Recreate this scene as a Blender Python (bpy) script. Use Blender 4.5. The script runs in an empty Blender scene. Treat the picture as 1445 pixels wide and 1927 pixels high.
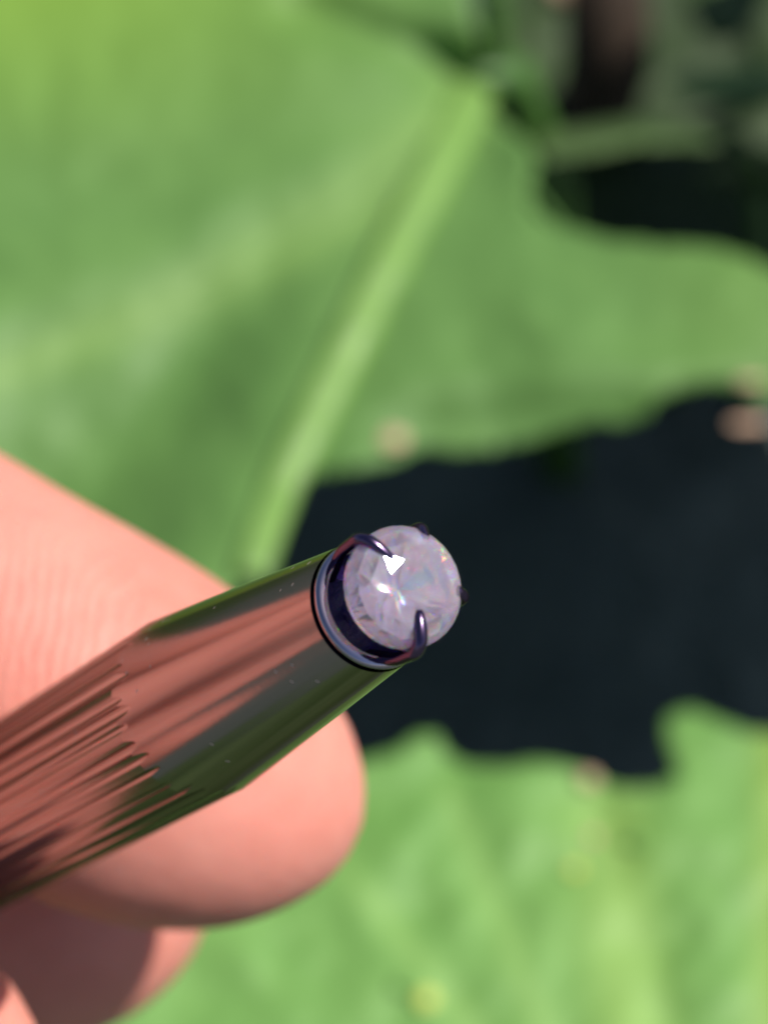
import bpy, bmesh, math, random
import numpy as np
from mathutils import Vector, Matrix, noise
from mathutils.geometry import delaunay_2d_cdt

random.seed(7); rng = np.random.default_rng(7)
SC = bpy.context.scene
COL = SC.collection

# ------------------------------------------------------------------ camera
FPX = 4817.0                       # focal length in photo pixels (photo 1445 x 1927)
CX, CY = 722.5, 963.5
D0 = 82.0                          # mm from the lens to the gem
CAM_LOC = Vector((0, 0, 0.30))
CAM_ROT = Matrix.Rotation(math.radians(35), 3, 'X')
cam = bpy.data.cameras.new('camera'); camo = bpy.data.objects.new('camera', cam); COL.objects.link(camo)
camo.location = CAM_LOC; camo.rotation_euler = (math.radians(35), 0, 0)
cam.sensor_fit = 'HORIZONTAL'; cam.sensor_width = 36; cam.lens = FPX / 1445 * 36
cam.clip_start = 0.005; cam.clip_end = 50
cam.dof.use_dof = True; cam.dof.focus_distance = 0.0842; cam.dof.aperture_fstop = 65
SC.camera = camo

# ------------------------------------------------------------------ light
SUN_CAM = Vector((0.54, 0.52, 0.66)).normalized()      # towards the sun, seen from the camera
SUN_W = CAM_ROT @ SUN_CAM
elev = math.asin(SUN_W.z)
w = bpy.data.worlds.new('World'); SC.world = w; w.use_nodes = True
nt = w.node_tree; bg = nt.nodes['Background']
sky = nt.nodes.new('ShaderNodeTexSky'); sky.sky_type = 'NISHITA'; sky.sun_disc = False
sky.sun_elevation = elev; sky.sun_rotation = math.atan2(SUN_W.x, SUN_W.y)
nt.links.new(sky.outputs[0], bg.inputs[0]); bg.inputs[1].default_value = 0.055
sl = bpy.data.lights.new('sun', 'SUN'); slo = bpy.data.objects.new('sun', sl); COL.objects.link(slo)
sl.energy = 4.4; sl.angle = math.radians(0.55); sl.color = (1.0, 0.95, 0.87)
slo.rotation_euler = SUN_W.to_track_quat('Z', 'Y').to_euler()
vs = SC.view_settings; vs.view_transform = 'Standard'; vs.look = 'None'; vs.exposure = 0.55; vs.gamma = 1
try: vs.use_curve_mapping = False
except Exception: pass
SC.render.engine = 'CYCLES'
cy = SC.cycles; cy.use_denoising = True
cy.max_bounces = 12; cy.transmission_bounces = 11; cy.glossy_bounces = 6
cy.sample_clamp_indirect = 80; cy.blur_glossy = 0.0; cy.caustics_reflective = True; cy.caustics_refractive = True

# ------------------------------------------------------------------ helpers
def cam2w(x, y, d):                # camera mm -> world metres
    return CAM_LOC + CAM_ROT @ Vector((x, y, -d)) * 0.001
def px(u, v, d):                   # pixel + distance along the view axis (mm)
    return cam2w((u - CX) / FPX * d, (CY - v) / FPX * d, d)
def empty(name, loc):
    o = bpy.data.objects.new(name, None); COL.objects.link(o); o.location = loc; o.empty_display_size = 0.005
    return o
def tag(o, label, cat, group=None):
    o['label'] = label; o['category'] = cat
    if group: o['group'] = group
    return o
def origin(p):
    o = Vector((0, 0, 0))
    while p is not None:
        o = o + p.location; p = p.parent
    return o
def mk(name, verts, faces, mat, parent=None, smooth=True, loc=None):
    """one mesh object from world-space vertices"""
    base = origin(parent) if parent else (Vector(loc) if loc is not None else Vector((0, 0, 0)))
    me = bpy.data.meshes.new(name)
    me.from_pydata([tuple(Vector(v) - base) for v in verts], [], faces)
    me.update()
    if smooth:
        me.polygons.foreach_set('use_smooth', [True] * len(me.polygons))
    me.materials.append(mat)
    o = bpy.data.objects.new(name, me); COL.objects.link(o)
    if parent: o.parent = parent
    elif loc is not None: o.location = loc
    return o
def recalc(o):
    bm = bmesh.new(); bm.from_mesh(o.data); bmesh.ops.recalc_face_normals(bm, faces=bm.faces); bm.to_mesh(o.data); bm.free()
    return o

class NT:
    def __init__(s, name):
        s.m = bpy.data.materials.new(name); s.m.use_nodes = True
        s.n = s.m.node_tree.nodes; s.l = s.m.node_tree.links
        s.bsdf = s.n['Principled BSDF']; s.out = s.n['Material Output']
    def new(s, t, **k):
        x = s.n.new(t)
        for a, b in k.items(): setattr(x, a, b)
        return x
    def set(s, **k):
        for a, b in k.items():
            s.bsdf.inputs[a.replace('_', ' ')].default_value = b
    def link(s, a, b): s.l.new(a, b)
    def coords(s): return s.new('ShaderNodeTexCoord').outputs['Object']
    def noise(s, scale, detail=4, vec=None, rough=0.55):
        x = s.new('ShaderNodeTexNoise'); x.inputs['Scale'].default_value = scale; x.inputs['Detail'].default_value = detail
        x.inputs['Roughness'].default_value = rough
        s.link(vec if vec is not None else s.coords(), x.inputs['Vector']); return x.outputs['Fac']
    def ramp(s, fac, stops):
        r = s.new('ShaderNodeValToRGB'); e = r.color_ramp.elements
        while len(e) < len(stops): e.new(0.5)
        for k, (p, c) in enumerate(stops): e[k].position = p; e[k].color = (*c, 1)
        s.link(fac, r.inputs[0]); return r.outputs[0]
    def math(s, op, a, b=None):
        x = s.new('ShaderNodeMath', operation=op)
        for i, v in enumerate((a, b)):
            if v is None: continue
            if isinstance(v, (int, float)): x.inputs[i].default_value = v
            else: s.link(v, x.inputs[i])
        return x.outputs[0]
    def mix(s, fac, a, b):
        x = s.new('ShaderNodeMix', data_type='RGBA')
        if isinstance(fac, (int, float)): x.inputs[0].default_value = fac
        else: s.link(fac, x.inputs[0])
        for i, v in ((6, a), (7, b)):
            if isinstance(v, tuple): x.inputs[i].default_value = (*v, 1)
            else: s.link(v, x.inputs[i])
        return x.outputs[2]
    def bump(s, h, strength, dist, normal=None):
        b = s.new('ShaderNodeBump'); b.inputs['Strength'].default_value = strength; b.inputs['Distance'].default_value = dist
        s.link(h, b.inputs['Height'])
        if normal is not None: s.link(normal, b.inputs['Normal'])
        return b.outputs[0]

# ------------------------------------------------------------------ materials
def leaf_mat(name, c_dark, c_light, c_vein, transl=0.25, yellow=None):
    t = NT(name)
    n1 = t.noise(38, 3); n2 = t.noise(230, 5)
    f = t.math('ADD', t.math('MULTIPLY', n1, 0.6), t.math('MULTIPLY', n2, 0.4))
    c = t.ramp(f, [(0.34, c_dark), (0.66, c_light)])
    if yellow is not None:
        at2 = t.new('ShaderNodeAttribute', attribute_name='sun_vein_tint')
        c = t.mix(at2.outputs['Fac'], c, yellow)
    at = t.new('ShaderNodeAttribute', attribute_name='vein')
    c = t.mix(t.math('MULTIPLY', at.outputs['Fac'], 0.6), c, c_vein)
    t.link(c, t.bsdf.inputs['Base Color']); t.set(Roughness=0.58)
    t.bsdf.inputs['Specular IOR Level'].default_value = 0.35
    t.link(t.bump(t.noise(900, 4), 0.35, 0.0004), t.bsdf.inputs['Normal'])
    tr = t.new('ShaderNodeBsdfTranslucent')
    t.link(t.mix(0.35, c, (0.30, 0.42, 0.04)), tr.inputs['Color'])
    mx = t.new('ShaderNodeMixShader'); mx.inputs[0].default_value = transl
    t.link(t.bsdf.outputs[0], mx.inputs[1]); t.link(tr.outputs[0], mx.inputs[2]); t.link(mx.outputs[0], t.out.inputs[0])
    return t.m
M_LEAF = leaf_mat('leaf_green', (0.085, 0.19, 0.045), (0.12, 0.245, 0.062), (0.20, 0.34, 0.085), 0.18, (0.24, 0.40, 0.035))
M_LEAF2 = leaf_mat('leaf_fresh', (0.115, 0.265, 0.058), (0.165, 0.335, 0.085), (0.24, 0.42, 0.115), 0.18, (0.30, 0.42, 0.07))
M_LEAFD = leaf_mat('leaf_shade_tone', (0.035, 0.07, 0.018), (0.06, 0.11, 0.03), (0.10, 0.17, 0.05), 0.15)  # darker copy of the leaf green, shade put into its colour
M_UNDER = leaf_mat('leaf_hollow_shade', (0.016, 0.036, 0.008), (0.03, 0.058, 0.014), (0.05, 0.09, 0.03), 0.1)  # darkest leaf copy: the shade of the hollow is in the colour
def plain(name, c1, c2, rough=0.5, scale=300):
    t = NT(name); t.link(t.ramp(t.noise(scale, 5), [(0.3, c1), (0.7, c2)]), t.bsdf.inputs['Base Color']); t.set(Roughness=rough)
    t.link(t.bump(t.noise(scale * 3, 5), 0.4, 0.0004), t.bsdf.inputs['Normal'])
    return t.m
M_RIB = plain('midrib_pale', (0.12, 0.235, 0.047), (0.15, 0.275, 0.06), 0.45)
M_PETIOLE = plain('petiole_green', (0.03, 0.085, 0.012), (0.05, 0.13, 0.02), 0.5)
M_BROWN = plain('stem_brown', (0.018, 0.011, 0.006), (0.045, 0.025, 0.014), 0.8)
M_WITHER = plain('withered', (0.38, 0.25, 0.16), (0.50, 0.33, 0.23), 0.8)
M_YELLOW = plain('yellow_fleck', (0.36, 0.40, 0.06), (0.5, 0.52, 0.10), 0.7)
t = NT('soil_dark'); t.link(t.ramp(t.noise(60, 8), [(0.35, (0.050, 0.072, 0.066)), (0.7, (0.098, 0.124, 0.112))]), t.bsdf.inputs['Base Color'])
t.set(Roughness=0.9); t.link(t.bump(t.noise(90, 8), 0.8, 0.01), t.bsdf.inputs['Normal']); M_SOIL = t.m

# skin
t = NT('skin'); co = t.coords()
n1 = t.noise(110, 4, co); n2 = t.noise(700, 5, co)
c = t.ramp(t.math('ADD', t.math('MULTIPLY', n1, 0.65), t.math('MULTIPLY', n2, 0.35)), [(0.3, (0.55, 0.198, 0.152)), (0.52, (0.62, 0.24, 0.19)), (0.72, (0.67, 0.285, 0.228))])
t.link(c, t.bsdf.inputs['Base Color']); t.set(Roughness=0.48)
t.bsdf.inputs['Specular IOR Level'].default_value = 0.35
t.bsdf.inputs['Subsurface Weight'].default_value = 0.55
t.bsdf.inputs['Subsurface Radius'].default_value = (1.0, 0.28, 0.16)
t.bsdf.inputs['Subsurface Scale'].default_value = 0.0016
SKIN_NT = t

# metals
def metal(name, col, rough, dusty=True):
    t = NT(name); co = t.coords()
    t.set(Metallic=1.0); t.bsdf.inputs['Base Color'].default_value = (*col, 1)
    t.bsdf.inputs['Specular Tint'].default_value = (0.50, 0.46, 0.44, 1)
    sm = t.noise(420, 6, co)
    t.link(t.math('ADD', t.math('MULTIPLY', sm, 0.07), rough), t.bsdf.inputs['Roughness'])
    if dusty:
        v = t.new('ShaderNodeTexVoronoi'); v.inputs['Scale'].default_value = 1700; t.link(co, v.inputs['Vector'])
        mask = t.math('MULTIPLY', t.math('LESS_THAN', v.outputs['Distance'], 0.16), t.math('GREATER_THAN', t.noise(330, 3, co), 0.56))
        df = t.new('ShaderNodeBsdfDiffuse'); df.inputs[0].default_value = (0.5, 0.42, 0.36, 1)
        mx = t.new('ShaderNodeMixShader'); t.link(t.math('MULTIPLY', mask, 0.45), mx.inputs[0])
        t.link(t.bsdf.outputs[0], mx.inputs[1]); t.link(df.outputs[0], mx.inputs[2]); t.link(mx.outputs[0], t.out.inputs[0])
    t.link(t.bump(t.noise(2600, 4, co), 0.10, 0.00002), t.bsdf.inputs['Normal'])
    return t.m
M_STEEL = metal('polished_steel', (0.37, 0.32, 0.315), 0.115)
M_RIM = metal('polished_rim', (0.42, 0.37, 0.46), 0.05, False)
M_SEAT = plain('flare_violet_seat', (0.010, 0.005, 0.055), (0.018, 0.008, 0.085), 0.45, 900)  # violet flare light and the cup's darkness put into the base colour
M_PRONG = metal('flare_violet_prong', (0.13, 0.09, 0.17), 0.16, False)  # violet cast of the lens flare put into the metal colour

# dispersive gem: red, green and blue light bend by different amounts
t = NT('brilliant_gem'); t.n.remove(t.bsdf)
sh = []; GEMB = t.bump(t.noise(1400, 3), 0.03, 0.00006)
for colr, ior in (((1.0, 0, 0), 1.97), ((0, 0.94, 0), 2.09), ((0, 0, 0.97), 2.21)):
    g = t.new('ShaderNodeBsdfGlass'); g.inputs['Color'].default_value = (*colr, 1); g.inputs['IOR'].default_value = ior
    g.inputs['Roughness'].default_value = 0.055; sh.append(g); t.link(GEMB, g.inputs['Normal'])
a1 = t.new('ShaderNodeAddShader'); t.link(sh[0].outputs[0], a1.inputs[0]); t.link(sh[1].outputs[0], a1.inputs[1])
a2 = t.new('ShaderNodeAddShader'); t.link(a1.outputs[0], a2.inputs[0]); t.link(sh[2].outputs[0], a2.inputs[1])
df = t.new('ShaderNodeBsdfTranslucent'); df.inputs[0].default_value = (1.0, 0.87, 0.98, 1)  # pale lavender layer mixed in to imitate sunlit glow and flare tint
df2 = t.new('ShaderNodeBsdfDiffuse'); df2.inputs[0].default_value = (0.96, 0.83, 0.94, 1)
a3 = t.new('ShaderNodeMixShader'); a3.inputs[0].default_value = 0.5; t.link(df.outputs[0], a3.inputs[1]); t.link(df2.outputs[0], a3.inputs[2])
mx = t.new('ShaderNodeMixShader'); fr = t.ramp(t.noise(900, 4), [(0.40, (0.13,) * 3), (0.66, (0.21,) * 3)]); t.link(fr, mx.inputs[0])
t.link(a2.outputs[0], mx.inputs[1]); t.link(a3.outputs[0], mx.inputs[2]); t.link(mx.outputs[0], t.out.inputs[0]); M_GEM = t.m

# ------------------------------------------------------------------ ground
xs = np.sign(np.linspace(-1, 1, 61)) * np.abs(np.linspace(-1, 1, 61)) ** 3 * 4.0
gv, gf = [], []
for j, yy in enumerate(xs):
    for i, xx in enumerate(xs):
        h = 0.012 * noise.noise(Vector((xx * 18, yy * 18, 0))) if abs(xx) < 1 and abs(yy) < 1 else 0
        gv.append((xx, yy + 0.2, h))
for j in range(60):
    for i in range(60):
        a = j * 61 + i; gf.append((a, a + 1, a + 62, a + 61))
g = mk('ground', gv, gf, M_SOIL); g['kind'] = 'structure'

# ------------------------------------------------------------------ leaves
def seg_dist(P, poly):
    """distance of points to a polyline and the parameter along it"""
    best = np.full(len(P), 1e9); tt = np.zeros(len(P)); n = len(poly) - 1
    for k in range(n):
        a = np.array(poly[k], float); b = np.array(poly[k + 1], float); ab = b - a
        s = np.clip(((P - a) @ ab) / (ab @ ab), 0, 1); d = np.linalg.norm(P - (a + s[:, None] * ab), axis=1)
        m = d < best; best[m] = d[m]; tt[m] = (k + s[m]) / n
    return best, tt
def catmull(pts, n=8, closed=False):
    pts = [np.array(p, float) for p in pts]; out = []; N = len(pts)
    for i in range(N if closed else N - 1):
        p1, p2 = pts[i], pts[(i + 1) % N]
        p0 = pts[i - 1] if (closed or i > 0) else p1
        p3 = pts[(i + 2) % N] if (closed or i + 2 < N) else p2
        for k in range(n):
            s = k / n
            out.append(0.5 * (2 * p1 + (p2 - p0) * s + (2 * p0 - 5 * p1 + 4 * p2 - p3) * s * s + (3 * p1 - p0 - 3 * p2 + p3) * s ** 3))
    if not closed: out.append(pts[-1])
    return out
def inside(P, poly):
    x, y = P[:, 0], P[:, 1]; c = np.zeros(len(P), bool); n = len(poly)
    for i in range(n):
        x1, y1 = poly[i]; x2, y2 = poly[(i + 1) % n]
        if y1 == y2: continue
        c ^= ((y1 > y) != (y2 > y)) & (x < (x2 - x1) * (y - y1) / (y2 - y1) + x1)
    return c
def blade(parent, outline, depth, mat, step=26, veins=(), sun_vein_tint=None, thick=0.0006, rough_edge=5):
    """leaf blade from an outline; depth(P) gives the distance in mm of each outline pixel"""
    ol = np.array(catmull(outline, 7, True))
    ol = ol + rng.normal(0, rough_edge, ol.shape) * 0.5
    x0, y0 = ol.min(0); x1, y1 = ol.max(0)
    gx, gy = np.meshgrid(np.arange(x0, x1, step), np.arange(y0, y1, step * 0.87))
    gx = gx + (np.arange(gx.shape[0]) % 2)[:, None] * step / 2
    G = np.stack([gx.ravel(), gy.ravel()], 1); G = G[inside(G, ol)]
    d, _ = seg_dist(G, list(ol) + [ol[0]]); G = G[d > step * 0.5]
    allp = np.vstack([ol, G]); n = len(ol)
    vs_, _, fs_, *_ = delaunay_2d_cdt([Vector(p) for p in allp], [(i, (i + 1) % n) for i in range(n)], [], 1, 1e-4)
    P = np.array([tuple(v) for v in vs_]); D = depth(P)
    verts = [px(p[0], p[1], dd) for p, dd in zip(P, D)]
    o = mk('blade', verts, [tuple(f)[::-1] for f in fs_], mat, parent)
    va = np.zeros(len(P))
    for poly, wd in veins:
        dd, tt = seg_dist(P, poly); va = np.maximum(va, np.exp(-(dd / (wd * (1.15 - 0.8 * tt))) ** 2))
    at = o.data.attributes.new('vein', 'FLOAT', 'POINT'); at.data.foreach_set('value', va)
    at = o.data.attributes.new('sun_vein_tint', 'FLOAT', 'POINT'); at.data.foreach_set('value', sun_vein_tint(P) if sun_vein_tint else np.zeros(len(P)))
    s = o.modifiers.new('thickness', 'SOLIDIFY'); s.thickness = thick; s.offset = -1
    return o
def tube(name, pts, radii, mat, parent, n=14, flat=1.0):
    """tapered round stalk through world points"""
    pts = [Vector(p) for p in pts]; V, F = [], []
    for k, p in enumerate(pts):
        tg = (pts[min(k + 1, len(pts) - 1)] - pts[max(k - 1, 0)]).normalized()
        u = tg.cross(CAM_ROT @ Vector((0, 0, 1))).normalized(); v = tg.cross(u)
        for i in range(n):
            a = 2 * math.pi * i / n; V.append(p + (u * math.cos(a) + v * math.sin(a) * flat) * radii[k])
    for k in range(len(pts) - 1):
        for i in range(n):
            a = k * n + i; b = k * n + (i + 1) % n; F.append((a, b, b + n, a + n))
    F.append(tuple(range(n))[::-1]); F.append(tuple(range((len(pts) - 1) * n, len(pts) * n)))
    return recalc(mk(name, V, F, mat, parent))
def blob(name, u, v, d, ru, rv, mat, parent, th=0.25):
    """small irregular withered scab lying on a leaf"""
    c = px(u, v, d); ax = CAM_ROT @ Vector((1, 0, 0)); ay = CAM_ROT @ Vector((0, 0.75, -0.6)); az = ax.cross(ay)
    s = d / FPX * 0.001; V, F = [c + az * th * 0.001], []
    N = 14
    for r, h in ((0.55, 0.8), (1.0, -0.3)):
        for i in range(N):
            a = 2 * math.pi * i / N; k = r * (1 + 0.22 * noise.noise(Vector((math.cos(a) * 1.5 + u, math.sin(a) * 1.5, v))))
            V.append(c + ax * math.cos(a) * ru * k * s + ay * math.sin(a) * rv * k * s + az * th * h * 0.001)
    for i in range(N):
        j = (i + 1) % N; F.append((0, 1 + i, 1 + j)); F.append((1 + i, 1 + N + i, 1 + N + j, 1 + j))
    return recalc(mk(name, V, F, mat, parent))
def sm(x, a, b):
    t_ = np.clip((x - a) / (b - a), 0, 1); return t_ * t_ * (3 - 2 * t_)

# --- the big leaf with the pale midrib
J = (893, 172)
MID = catmull([J, (835, 290), (755, 450), (672, 620), (590, 790), (525, 930), (470, 1090)], 6)
V1 = catmull([J, (720, 345), (480, 490), (230, 610), (-120, 740), (-700, 900)], 6)
V2 = catmull([J, (640, 210), (330, 290), (0, 400), (-500, 520)], 6)
V3 = catmull([J, (760, 95), (600, 25), (400, -60), (0, -200)], 6)
V4 = catmull([J, (1000, 360), (1150, 520), (1330, 640), (1600, 700)], 6)
V5 = catmull([J, (880, 400), (900, 600), (1000, 770)], 6)
BIGV = [V1, V2, V3, V4, V5]
def big_depth(P):
    D = 243 + (880 - P[:, 1]) * 0.042 + (P[:, 0] - 700) * -0.004
    dm, tm = seg_dist(P, MID)
    # blade swells between the veins and dips along them
    h = 3.2 * (1 - np.exp(-(dm / 150) ** 2)) * (0.5 + 0.6 * tm)
    for poly in BIGV:
        d, tt = seg_dist(P, poly); h = h - 1.7 * np.exp(-(d / 95) ** 2) * (1 - 0.5 * tt)
    # sagging half to the left of the midrib: turned away from the sun near the rib
    q = (P[:, 0] - 540) * 0.90 + (P[:, 1] - 880) * 0.43
    h = h - 12.0 * sm(-q, 20, 330) * sm(P[:, 1] + 0.45 * P[:, 0], 560, 1040)
    # crease beside the petiole
    d3, _ = seg_dist(P, catmull([(560, 10), (740, 75), (900, 150)], 6)); h = h - 2.6 * np.exp(-(d3 / 34) ** 2)
    # rim of the right lobe curls down
    h = h - 5 * sm(P[:, 1] - (790 + (P[:, 0] - 900) * -0.06), -90, 40) * sm(P[:, 0], 620, 800)
    h = h + np.array([0.9 * noise.noise(Vector((a / 160, b / 160, 1))) + 0.45 * noise.noise(Vector((a / 60, b / 60, 5))) for a, b in P])
    return D - h
big_out = [(893, 172), (930, 215), (985, 262), (1004, 300), (994, 355), (1012, 405), (1080, 432), (1200, 456), (1330, 464), (1445, 500), (1600, 560),
           (1680, 640), (1560, 745), (1445, 758), (1400, 738), (1335, 722), (1245, 748), (1200, 790), (1080, 803), (965, 832), (880, 846), (800, 838), (735, 866), (650, 880), (590, 888),
           (556, 905), (545, 965), (505, 1000), (482, 1062), (430, 1130), (330, 1250), (150, 1330), (-150, 1360), (-500, 1300), (-800, 1150), (-1000, 800), (-1000, 300),
           (-800, -200), (-300, -520), (300, -560), (760, -380), (860, -180), (885, 0), (905, 90)]
O_ = px(J[0], J[1], 275); O_.z = 0.0
leaf1 = empty('broad_leaf', O_)
tag(leaf1, 'large green leaf with a pale yellow-green midrib, spread above the dark gap', 'leaf')
def sunlit_tint1(P):
    return np.clip(0.85 * sm(-P[:, 1], -420, 150) * sm(-P[:, 0], -1000, 100) + 0.10 * sm(P[:, 0], 1050, 1450), 0, 1) * 0.75  # upper left painted yellow-green to imitate sun on the blade
bl1 = blade(leaf1, big_out, big_depth, M_LEAF, 24, [(MID, 40), (V1, 62)], sunlit_tint1)
mp = np.array(MID); mD = big_depth(mp)
NM = len(MID)
tube('midrib', [px(u, v, d - 0.5) for (u, v), d in zip(MID, mD)], [0.0024 * (1 - 0.35 * k / (NM - 1)) for k in range(NM)], M_RIB, leaf1, 16, 0.5)
for vv, rr in ((V1, 0.0006), (V2, 0.0004), (V4, 0.0004)):
    a = np.array(vv); D = big_depth(a)
    tube('side_vein', [px(u, v, d + 0.25) for (u, v), d in zip(vv, D)], [rr * (1 - 0.7 * k / (len(vv) - 1)) for k in range(len(vv))], M_LEAF, leaf1, 10, 0.7)
pj = px(J[0] + 8, J[1] - 6, big_depth(np.array([J], float))[0] - 0.5)
tube('petiole', [pj, pj + Vector((0.004, 0.006, -0.004)), pj + Vector((0.010, 0.014, -0.03)), Vector((O_.x + 0.016, O_.y + 0.02, -0.004))], [0.0022, 0.0026, 0.003, 0.0034], M_PETIOLE, leaf1, 14)
for (u, v, ru, rv) in ((742, 824, 25, 24), (1408, 796, 36, 12), (1412, 716, 26, 10)):
    d = big_depth(np.array([(u, min(v, 838))], float))[0]
    blob('withered_spot', u, v, d - 0.9, ru, rv, M_WITHER, leaf1)

# --- the lower leaf with the toothed rim
LOWV = [catmull([(1290, 2500), (1215, 1950), (1140, 1640), (1110, 1480)], 6), catmull([(1290, 2500), (900, 1960), (640, 1620)], 6),
        catmull([(1290, 2500), (1430, 1900), (1450, 1500)], 6), catmull([(1290, 2500), (1030, 1950), (840, 1480)], 6), catmull([(1290, 2500), (700, 2050), (330, 1850)], 6)]
def low_depth(P):
    D = 246 + (1400 - P[:, 1]) * 0.036
    h = np.zeros(len(P))
    for poly in LOWV:
        d, tt = seg_dist(P, poly); h = h - 1.3 * np.exp(-(d / 85) ** 2) * (1 - 0.5 * tt)
    h = h + np.array([1.4 * noise.noise(Vector((a / 150, b / 190, 9))) + 0.7 * noise.noise(Vector((a / 55, b / 70, 3))) for a, b in P])
    return D - h
low_out = [(420, 1560), (560, 1490), (660, 1440), (720, 1424), (780, 1392), (822, 1388), (846, 1424), (900, 1442), (985, 1438), (1060, 1440), (1112, 1456), (1150, 1482), (1205, 1486),
           (1252, 1474), (1272, 1440), (1252, 1390), (1262, 1350), (1300, 1336), (1350, 1356), (1410, 1376), (1480, 1392), (1640, 1480), (1850, 1700), (1980, 2100), (1850, 2600), (1400, 2800), (800, 2780), (300, 2500), (80, 2150), (180, 1800)]
O_ = px(1290, 2300, 210); O_.z = 0
leaf2 = empty('toothed_leaf', O_)
tag(leaf2, 'bright green leaf with a toothed upper rim and yellow flecks, below the dark gap', 'leaf')
def mot2(P):
    d, _ = seg_dist(P, [(1150, 1560), (1200, 2000)]); return 0.35 * np.exp(-(d / 70) ** 2) + 0.55 * sm(P[:, 0], 1390, 1470)
blade(leaf2, low_out, low_depth, M_LEAF2, 24, [(LOWV[0], 60), (LOWV[1], 40), (LOWV[2], 40), (LOWV[3], 36)], mot2)
tube('petiole', [px(1290, 2500, 207), px(1290, 2520, 215), Vector((O_.x, O_.y + 0.01, 0.04)), Vector((O_.x, O_.y, -0.004))], [0.002, 0.0026, 0.003, 0.003], M_PETIOLE, leaf2)
for (u, v, r, m) in ((802, 1880, 19, M_YELLOW), (1116, 1575, 11, M_WITHER), (1082, 1636, 13, M_YELLOW), (1108, 1464, 17, M_WITHER), (762, 1852, 16, M_LEAF2), (1196, 1580, 14, M_LEAF2)):
    d = low_depth(np.array([(u, v)], float))[0]
    blob('fleck', u, v, d - 0.7, r, r, m, leaf2, 0.2)

# --- leaves seen nearly edge-on in the shade at the upper right, and the stems there
def small_leaf(name, label, outline, d0, slope, mat, stem_to, mid=None, bend=0.0, thick=0.0006):
    o = np.array(outline, float); c = o.mean(0)
    base = px(c[0], c[1], d0); foot = Vector((stem_to[0], stem_to[1], 0.0)) + Vector((base.x, base.y, 0))
    e = empty(name, foot); tag(e, label, 'leaf')
    dep = lambda P: d0 + (c[1] - P[:, 1]) * slope + bend * ((P[:, 0] - c[0]) / 300) ** 2 + np.array([0.8 * noise.noise(Vector((a / 90, b / 50, d0))) for a, b in P])
    blade(e, outline, dep, mat, 16, [(mid, 12)] if mid else [], None, thick, 3)
    q = mid[-1] if mid else c; qd = dep(np.array([q], float))[0]
    p = px(q[0], q[1], qd)
    tube('petiole', [p, p + (foot - p) * 0.25 + Vector((0, 0, 0.008)), p + (foot - p) * 0.6, foot - Vector((0, 0, 0.004))], [0.0009, 0.0013, 0.0016, 0.0018], M_PETIOLE, e, 10)
    return e
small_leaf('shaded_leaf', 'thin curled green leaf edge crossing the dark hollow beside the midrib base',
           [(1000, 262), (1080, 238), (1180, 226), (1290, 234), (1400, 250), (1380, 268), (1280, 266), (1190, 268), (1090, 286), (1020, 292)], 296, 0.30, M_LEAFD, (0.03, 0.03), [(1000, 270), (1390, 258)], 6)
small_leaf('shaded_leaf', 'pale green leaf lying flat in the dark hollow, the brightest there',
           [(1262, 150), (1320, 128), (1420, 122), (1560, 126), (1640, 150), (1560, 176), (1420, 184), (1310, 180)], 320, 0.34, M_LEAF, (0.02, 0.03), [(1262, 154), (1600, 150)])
small_leaf('shaded_leaf', 'dim green leaf toned dark for shade, low under the pale one in the dark hollow',
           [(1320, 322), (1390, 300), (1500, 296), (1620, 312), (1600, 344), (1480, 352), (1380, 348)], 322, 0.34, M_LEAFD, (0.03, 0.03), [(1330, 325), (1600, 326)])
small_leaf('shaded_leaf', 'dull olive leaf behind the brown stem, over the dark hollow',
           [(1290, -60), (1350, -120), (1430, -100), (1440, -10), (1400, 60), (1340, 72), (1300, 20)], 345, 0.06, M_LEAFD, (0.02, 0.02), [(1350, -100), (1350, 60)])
small_leaf('undergrowth_leaf', 'big leaf coloured very dark for the shade deep in the hollow around the brown stem',
           [(930, 90), (1000, -120), (1250, -220), (1600, -160), (1750, 150), (1650, 420), (1400, 520), (1150, 480), (980, 330)], 372, 0.04, M_UNDER, (0.0, 0.01), [(960, 100), (1600, 250)])  # painted very dark so this part of the hollow looks shaded
small_leaf('shadow_caster_leaf', 'unseen broad leaf added off to the right to shade the hollow',
           [(1480, 330), (1500, 0), (1560, -300), (1850, -480), (2400, -360), (2800, 100), (2760, 560), (2400, 860), (1950, 900), (1620, 760), (1500, 560)], 281, 0.05, M_LEAF, (0.03, 0.04), [(1500, 330), (2350, 250)])  # out of view; added to cast shadow on the soil gap
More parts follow.
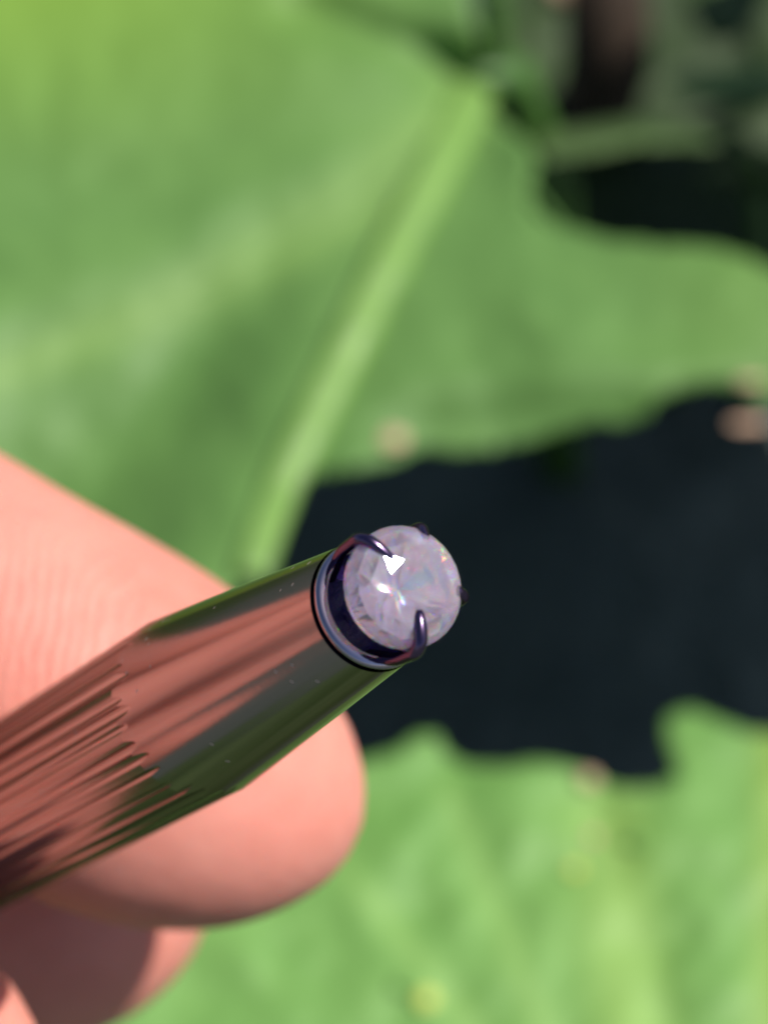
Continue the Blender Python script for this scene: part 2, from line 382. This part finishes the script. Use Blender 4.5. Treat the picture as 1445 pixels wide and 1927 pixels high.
def garden_leaf(label, x, y, z, r, rot, tilt, mat):
    """another broad leaf of the same plant, standing on its own stalk"""
    e = empty('broad_leaf', (x, y, 0)); tag(e, label, 'leaf')
    R_ = Matrix.Rotation(rot, 3, 'Z') @ Matrix.Rotation(tilt, 3, 'X'); V, F = [], []; NA, NR = 64, 12
    def pt(a, k):
        rr = r * k * (1 + 0.10 * math.cos(a) + 0.05 * math.sin(9 * a) * k + 0.03 * math.sin(23 * a) * k) * (1 - 0.55 * math.exp(-((a - math.pi) / 0.25) ** 2))
        h = r * (0.10 * k * k - 0.05 * k * abs(math.sin(3.5 * a)) + 0.03 * noise.noise(Vector((math.cos(a) * k * 3, math.sin(a) * k * 3, x * 40))))
        return Vector((x, y, z)) + R_ @ Vector((rr * math.cos(a), rr * math.sin(a), h))
    V.append(pt(0, 0))
    for q in range(1, NR + 1):
        for i in range(NA): V.append(pt(2 * math.pi * i / NA, q / NR))
    for i in range(NA): F.append((0, 1 + i, 1 + (i + 1) % NA))
    for q in range(NR - 1):
        for i in range(NA):
            a = 1 + q * NA + i; b = 1 + q * NA + (i + 1) % NA; F.append((a, a + NA, b + NA, b))
    o = mk('blade', V, F, mat, e); m = o.modifiers.new('thickness', 'SOLIDIFY'); m.thickness = 0.0006; m.offset = -1
    tube('midrib', [pt(0, k / 8) + Vector((0, 0, 0.0006)) for k in range(9)], [0.0018 * (1 - 0.8 * k / 8) for k in range(9)], M_RIB, e, 10)
    tube('petiole', [pt(0, 0), Vector((x, y, z * 0.5)), Vector((x, y, -0.004))], [0.002, 0.0026, 0.003], M_PETIOLE, e, 10)
LW = cam2w(0, 0, 0)
c1 = px(-2700, 250, 280); c2 = px(-1200, 2700, 236); c3 = px(-3600, 2600, 240); c4 = px(300, 4100, 190); c5 = px(-1900, 4600, 190)  # the two lowest leaves are toned dark in place of the hand's shadow
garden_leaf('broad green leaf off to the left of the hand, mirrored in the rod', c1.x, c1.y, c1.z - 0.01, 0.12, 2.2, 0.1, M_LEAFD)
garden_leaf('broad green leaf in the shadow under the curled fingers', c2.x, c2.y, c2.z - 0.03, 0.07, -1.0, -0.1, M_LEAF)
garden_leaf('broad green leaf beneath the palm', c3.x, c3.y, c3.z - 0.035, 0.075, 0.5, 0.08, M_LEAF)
garden_leaf('broad leaf toned dark for shade beyond the stalk of the toothed leaf', c4.x, c4.y, 0.06, 0.075, 4.0, 0.1, M_LEAFD)
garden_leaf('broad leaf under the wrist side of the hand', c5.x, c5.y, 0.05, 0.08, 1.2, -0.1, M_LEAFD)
small_leaf('hidden_shade_leaf', 'hidden leaf added beneath the right lobe of the large leaf to shade the soil',
           [(925, 590), (980, 500), (1200, 490), (1430, 530), (1440, 690), (1230, 725), (1000, 690)], 335, 0.04, M_LEAFD, (0.01, 0.02), [(940, 590), (1420, 610)])  # unseen behind the large leaf; added to keep sun off the soil
# brown stem
b0 = px(1140, -160, 345); b1 = px(1145, 118, 350)
e = empty('brown_stem', (b1.x, b1.y + 0.03, 0.0)); tag(e, 'thick dark brown stem rising out of the shaded hollow', 'stem')
tube('stalk', [Vector((b1.x, b1.y + 0.03, -0.01)), b1, (b0 + b1) / 2, b0, b0 + (b0 - b1) * 1.5], [0.0062, 0.006, 0.0058, 0.005, 0.004], M_BROWN, e, 18)
tube('leaf_scar', [(b0 + b1) / 2 + Vector((-0.0062, 0, 0)), (b0 + b1) / 2 + Vector((-0.008, 0, 0.002))], [0.003, 0.001], M_WITHER, e, 10)
# green stem at the top
g1 = px(928, 84, 300); g0 = px(920, -120, 296)
e = empty('green_stem', (g1.x + 0.01, g1.y + 0.03, 0.0)); tag(e, 'slim dark green stem standing beside the base of the pale midrib', 'stem')
tube('stalk', [Vector((g1.x + 0.01, g1.y + 0.03, -0.004)), g1 + Vector((0.002, 0.004, -0.02)), g1, g0, g0 + (g0 - g1)], [0.003, 0.0026, 0.0017, 0.0017, 0.0015], M_PETIOLE, e, 14)
tube('node', [g1 + (g0 - g1) * 0.46, g1 + (g0 - g1) * 0.5, g1 + (g0 - g1) * 0.54], [0.0017, 0.0022, 0.0017], M_PETIOLE, e, 14)

# ------------------------------------------------------------------ hand (left hand, one continuous skin)
HV, HF = [], []
def loft(ctrl, n=36, sub=6):
    """ctrl: (x, y, d, half width, half depth) in camera mm; elliptical rings along the chain"""
    c = catmull(ctrl, sub); base = len(HV); K = len(c)
    for k, q in enumerate(c):
        p = Vector(q[:3]); a = Vector(c[max(k - 1, 0)][:3]); b = Vector(c[min(k + 1, K - 1)][:3])
        tg = (b - a).normalized(); side = tg.cross(Vector((0, 0, 1))).normalized(); up = side.cross(tg).normalized()
        for i in range(n):
            an = 2 * math.pi * i / n
            v = p + side * math.cos(an) * max(q[3], 0.05) + up * math.sin(an) * max(q[4], 0.05)
            HV.append(cam2w(*v))
    for k in range(K - 1):
        for i in range(n):
            a = base + k * n + i; b = base + k * n + (i + 1) % n; HF.append((a, b, b + n, a + n))
    HF.append(tuple(base + i for i in range(n))[::-1]); HF.append(tuple(base + (K - 1) * n + i for i in range(n)))
def mm(u, v, d): return ((u - CX) / FPX * d, (CY - v) / FPX * d, d)
def pad(u, v, d, hw, hd):          # half width in pixels, half depth in mm
    return (*mm(u, v, d), hw / FPX * d, hd)
def idx(s, t): return (s * 0.866 - t * 0.5, 850 + s * 0.5 + t * 0.866)
DI = 114.8
loft([(-102, 11, 116, 9.5, 9.5), (-76, 14, 124, 9, 8.8), (-56, 9, 126, 8.6, 8.2), (-40, 4, 122, 8.2, 7.6),
      pad(*idx(-120, 343), DI + 2, 338, 7.2), pad(*idx(150, 345), DI, 343, 7.4), pad(*idx(330, 347), DI - 0.5, 348, 7.8), pad(*idx(470, 347), DI - 0.5, 345, 7.8), pad(*idx(600, 340), DI, 322, 7.3),
      pad(*idx(730, 325), DI + 0.6, 274, 6.3), pad(*idx(825, 312), DI + 1.2, 210, 5.0), pad(*idx(888, 304), DI + 1.7, 138, 3.4), pad(*idx(920, 300), DI + 2.0, 72, 1.8), pad(*idx(930, 299), DI + 2.1, 8, 0.2)])
DM = 134.0
loft([(-94, -11, 121, 9.5, 9.5), (-78, -12, 134, 9.2, 9), (-60, -14, 141, 8.8, 8.4), (-42, -17, 140, 8.4, 8),
      pad(-420, 1655, DM + 2, 285, 7.4), pad(-120, 1672, DM, 292, 7.6), pad(60, 1682, DM, 290, 7.5), pad(180, 1688, DM + 0.3, 262, 6.8), pad(280, 1692, DM + 0.8, 205, 5.2), pad(345, 1694, DM + 1.3, 135, 3.4), pad(378, 1695, DM + 1.6, 70, 1.8), pad(389, 1696, DM + 1.7, 8, 0.2)])
DR = 108.0
loft([(-88, -33, 122, 9, 9), (-80, -40, 135, 8.8, 8.6), (-64, -38, 132, 8.8, 8.4), (-44, -30, 119, 8.6, 8.2),
      pad(-420, 1990, DR + 3, 345, 7.8), pad(-250, 1985, DR, 325, 7.6), pad(-140, 1990, DR - 0.4, 268, 6.4), pad(-50, 1980, DR - 0.5, 205, 4.8), pad(20, 1974, DR - 0.4, 138, 3.2), pad(62, 1970, DR - 0.2, 66, 1.6), pad(74, 1968, DR, 8, 0.2)])
loft([(-84, -53, 120, 8.2, 8.2), (-82, -60, 128, 7.6, 7.6), (-70, -56, 122, 7.2, 7.2), (-54, -45, 108, 7, 6.8), (-40, -38, 98, 6.8, 6.4), (-33, -34, 94, 4.8, 4.4), (-30, -32, 92, 0.2, 0.2)])
loft([(-150, -48, 110, 15, 13), (-126, -12, 100, 13.5, 12), (-94, 14, 96, 10.2, 9.6), (-66, 6, 97, 9.6, 8.8), (-48, -6, 101, 10, 8.4), (-38, -14, 104, 9.4, 7.2), (-32, -19, 106, 6.5, 5), (-29.5, -21, 107, 0.3, 0.3)])   # thumb
for k_, (mx_, my_) in enumerate(((-102, 11), (-94, -9), (-90, -28), (-90, -42))):          # palm, wrist and forearm
    f_ = (1.5 - k_) / 1.5; dz_ = (-6, -6, 13, 15)[k_]
    loft([(-262, -165 + 4 * f_, 108, 17, 17), (-205 - 6 * f_, -118 + 8 * f_, 110, 16, 15), (-168 - 10 * f_, -84 + 15 * f_, 112, 15, 14), (-132 - 10 * f_, -46 + 28 * f_, 113 + dz_, 15, 14.5),
          (mx_ * 0.6 - 45, my_ * 0.7 - 8, 115 + dz_, 13.5, 13.5), (mx_ - 6, my_ - 3, 118 + dz_ * 0.6, 11.5, 11.5), (mx_ + 3, my_, 120, 6, 7)])
hand = mk('hand', HV, HF, SKIN_NT.m, None, True, px(-4200, 1500, 116))
tag(hand, 'bare hand, its fingertip pad resting behind the polished rod', 'hand')
recalc(hand)
rm = hand.modifiers.new('one_skin', 'REMESH'); rm.mode = 'VOXEL'; rm.voxel_size = 0.0006; rm.use_smooth_shade = True
s_ = hand.modifiers.new('soften', 'SMOOTH'); s_.factor = 0.5; s_.iterations = 14
# fingerprint ridges and skin texture: fine relief
t = SKIN_NT; co = t.coords()
ctr = px(-520, 1330, 122) - Vector(hand.location)
wob = t.new('ShaderNodeTexNoise'); wob.inputs['Scale'].default_value = 260; wob.inputs['Detail'].default_value = 2; t.link(co, wob.inputs['Vector'])
vm = t.new('ShaderNodeVectorMath', operation='DISTANCE'); t.link(co, vm.inputs[0]); vm.inputs[1].default_value = ctr
ph = t.math('ADD', t.math('MULTIPLY', vm.outputs['Value'], 2 * math.pi / 0.00043), t.math('MULTIPLY', wob.outputs['Fac'], 22.0))
rid = t.math('SINE', ph)
vd = t.new('ShaderNodeVectorMath', operation='DISTANCE'); t.link(co, vd.inputs[0]); vd.inputs[1].default_value = px(110, 1090, 107.5) - Vector(hand.location)
mr = t.new('ShaderNodeMapRange'); mr.interpolation_type = 'SMOOTHSTEP'; t.link(vd.outputs['Value'], mr.inputs[0])
for k_, v_ in ((1, 0.0025), (2, 0.009), (3, 1.25), (4, 0.12)): mr.inputs[k_].default_value = v_
brk = t.math('MULTIPLY', rid, t.math('MULTIPLY', t.noise(420, 3, co), mr.outputs[0]))
b1_ = t.bump(brk, 0.48, 0.00006)
b2_ = t.bump(t.noise(1900, 6, co, 0.7), 0.55, 0.00011, b1_)
t.link(b2_, t.bsdf.inputs['Normal'])

# ------------------------------------------------------------------ the gem-tipped rod
TILT = math.radians(52)
ai = Vector((0.849, 0.528)).normalized()
A = Vector((ai.x * math.cos(TILT), ai.y * math.cos(TILT), math.sin(TILT)))     # towards the tip, camera axes (x right, y up, z to the camera)
N0 = (Vector((0, 0, 1)) - A * A.z).normalized()                                # side of the rod facing the camera
MM = A.cross(N0).normalized()                                                   # across the rod, towards the lower right
TIPX = mm(704, 1137, D0); TIP = Vector((TIPX[0], TIPX[1], -D0))
def rodp(L, r, phi):
    """L mm back from the rim plane, radius r, phi from the camera side"""
    p = TIP - A * L + (N0 * math.cos(phi) + MM * math.sin(phi)) * r
    return CAM_LOC + CAM_ROT @ p * 0.001
RT = 2.14; LK = 12.3; RB = 3.42; LEN = 44.0
rod_end = CAM_LOC + CAM_ROT @ (TIP - A * LEN) * 0.001
rod = empty('gem_tipped_rod', rod_end)
tag(rod, 'polished steel rod with fluted grip and a clear round gem set in its tip', 'rod')
def lathe(name, prof, mat, parent, n=96, radial=None, closed=False):
    V, F = [], []
    for L, r in prof:
        for i in range(n):
            ph = 2 * math.pi * i / n; V.append(rodp(L, radial(L, r, ph) if radial else r, ph))
    K = len(prof)
    for k in range(K - 1 + (1 if closed else 0)):
        k2 = (k + 1) % K
        for i in range(n):
            j = (i + 1) % n; F.append((k * n + i, k * n + j, k2 * n + j, k2 * n + i))
    if not closed:
        F.append(tuple(range(n))); F.append(tuple(range((K - 1) * n, K * n)))
    return recalc(mk(name, V, F, mat, parent))
def cone_r(L): return RT + (RB + 0.02 - RT) * L / LK
# irregular shallow flutes running into the cone in pointed tips
fl = [(random.uniform(-0.055, 0.055) + 2 * math.pi * k / 34, random.uniform(0.05, 0.12), random.uniform(0.035, 0.085)) for k in range(34)]
def flute(ph):
    r = RB
    for c_, dpt, wd in fl:
        x = (ph - c_ + math.pi) % (2 * math.pi) - math.pi
        if abs(x) < wd: r = min(r, RB - dpt * (1 - (x / wd) ** 2))
    return r
NS = 1080
FLT = [flute(2 * math.pi * i / NS) for i in range(NS)]
def body_r(L, r, ph):
    return min(cone_r(L), FLT[int(round(ph / (2 * math.pi) * NS)) % NS])
Ls = list(np.linspace(0.34, 9.8, 30)) + list(np.linspace(9.9, 13.2, 80)) + list(np.linspace(13.5, LEN - 1.2, 40))
prof = [(L, 0) for L in Ls]
V, F = [], []
for L in Ls + [LEN - 0.6, LEN - 0.2, LEN]:
    k_ = 1.0 if L <= LEN - 1.2 else {LEN - 0.6: 0.95, LEN - 0.2: 0.84, LEN: 0.66}[L]
    for i in range(NS):
        ph = 2 * math.pi * i / NS; V.append(rodp(L, body_r(L, 0, ph) * k_, ph))
K = len(Ls) + 3
for k in range(K - 1):
    for i in range(NS):
        j = (i + 1) % NS; F.append((k * NS + i, k * NS + j, (k + 1) * NS + j, (k + 1) * NS + i))
F.append(tuple(range((K - 1) * NS, K * NS)))
recalc(mk('shaft', V, F, M_STEEL, rod))
# rim: a rounded collar with a groove behind it, hollow inside
def arc(Lc, rc, rad, a0, a1, n): return [(Lc - rad * math.sin(math.radians(a0 + (a1 - a0) * k / n)), rc + rad * math.cos(math.radians(a0 + (a1 - a0) * k / n))) for k in range(n + 1)]
rim_prof = [(0.36, RT - 0.10), (0.27, RT - 0.09), (0.22, RT - 0.02)] + [(0.08, RT + 0.015), (0.0, RT), (-0.05, RT - 0.04), (-0.085, RT - 0.11), (-0.107, RT - 0.19), (-0.127, RT - 0.26), (-0.135, RT - 0.31), (-0.12, RT - 0.345), (-0.06, RT - 0.375), (0.12, RT - 0.40), (0.36, RT - 0.41)]
lathe('rim', rim_prof, M_RIM, rod, 128, closed=True)
cup = [(0.14, RT - 0.375), (0.5, RT - 0.44), (1.0, RT - 0.62), (1.5, RT - 1.0), (1.75, RT - 1.5), (1.8, 0.002), (2.0, 0.002), (2.0, RT - 0.3), (0.6, RT - 0.2), (0.38, RT - 0.2)]
lathe('gem_seat', cup, M_SEAT, rod, 96, closed=True)

# gem: round brilliant
GR = 1.98; GL = -1.72; PROT = 0.0; PDEP = 1.08
GC = TIP - A * GL
HALF = ((-GC).normalized() + SUN_CAM).normalized()                 # a facet facing this way flashes the sun
GA = Vector((0.385, 0.205, 0.90)).normalized()
GU = (Vector((0, 0, 1)) - GA * GA.z).normalized(); GV = GU.cross(GA).normalized()
TH = GA.angle(HALF)                                                # tilt of the star facets round the table
GEM_ROT = math.atan2(HALF.dot(GV), HALF.dot(GU)) - math.pi / 8
def gp(r, a, h): return CAM_LOC + CAM_ROT @ (GC + (GU * math.cos(a + GEM_ROT) + GV * math.sin(a + GEM_ROT)) * r * GR + GA * h * GR) * 0.001
pts = []; TR = 0.40; HT = 0.42
h2 = HT - math.tan(TH) * (0.70 - TR * math.cos(math.pi / 8))
for k in range(8):
    a = k * math.pi / 4
    pts.append(gp(TR, a, HT)); pts.append(gp(0.70, a + math.pi / 8, h2))
for k in range(16):
    a = k * math.pi / 8 + math.pi / 16
    pts.append(gp(0.885, a, h2 * 0.42 + 0.115))
for k in range(32):
    a = k * math.pi / 16
    pts.append(gp(1.0, a, 0.075)); pts.append(gp(1.0, a, -0.035))
for k in range(8):
    pts.append(gp(0.22, k * math.pi / 4 + math.pi / 8 + PROT, -0.695 * PDEP))
pts.append(gp(0.0, 0, -0.86 * PDEP))
bm = bmesh.new(); o0 = origin(rod)
for p in pts: bm.verts.new(p - o0)
r_ = bmesh.ops.convex_hull(bm, input=bm.verts[:])
bmesh.ops.delete(bm, geom=[v for v in r_.get('geom_interior', []) if isinstance(v, bmesh.types.BMVert)], context='VERTS')
bmesh.ops.dissolve_limit(bm, angle_limit=math.radians(1.0), verts=bm.verts[:], edges=bm.edges[:])
bmesh.ops.recalc_face_normals(bm, faces=bm.faces)
me = bpy.data.meshes.new('gemstone'); bm.to_mesh(me); bm.free(); me.materials.append(M_GEM)
gem = bpy.data.objects.new('gemstone', me); COL.objects.link(gem); gem.parent = rod
gem['label'] = 'clear round faceted gem with rainbow flashes and a painted lavender glow'

# prongs: rise from the rim and hook over the girdle
def prong(ang, rad, over):
    a = math.radians(ang)                       # 90 = away from the camera along the tip, 0 = across
    def q(r, L):
        d = MM * math.cos(a) - N0 * math.sin(a)
        return CAM_LOC + CAM_ROT @ (TIP - A * L + d * r) * 0.001
    P = [q(RT - 0.62, 0.7), q(RT - 0.40, 0.1), q(RT - 0.10, -0.7), q(2.12, -1.45), q(2.14, -1.85), q(2.0, -2.12), q(1.75, -2.28), q(over, -2.42)]
    P = [Vector(p) for p in catmull([tuple(p) for p in P], 4)]
    K = len(P)
    tube('prong', P, [rad * (1.0 if k < K - 3 else (0.9, 0.75, 0.45)[k - K + 3]) * 0.001 for k in range(K)], M_PRONG, rod, 12)
prong(196, 0.19, 0.90); prong(-28, 0.22, 0.95); prong(52, 0.2, 1.5); prong(128, 0.2, 1.5)
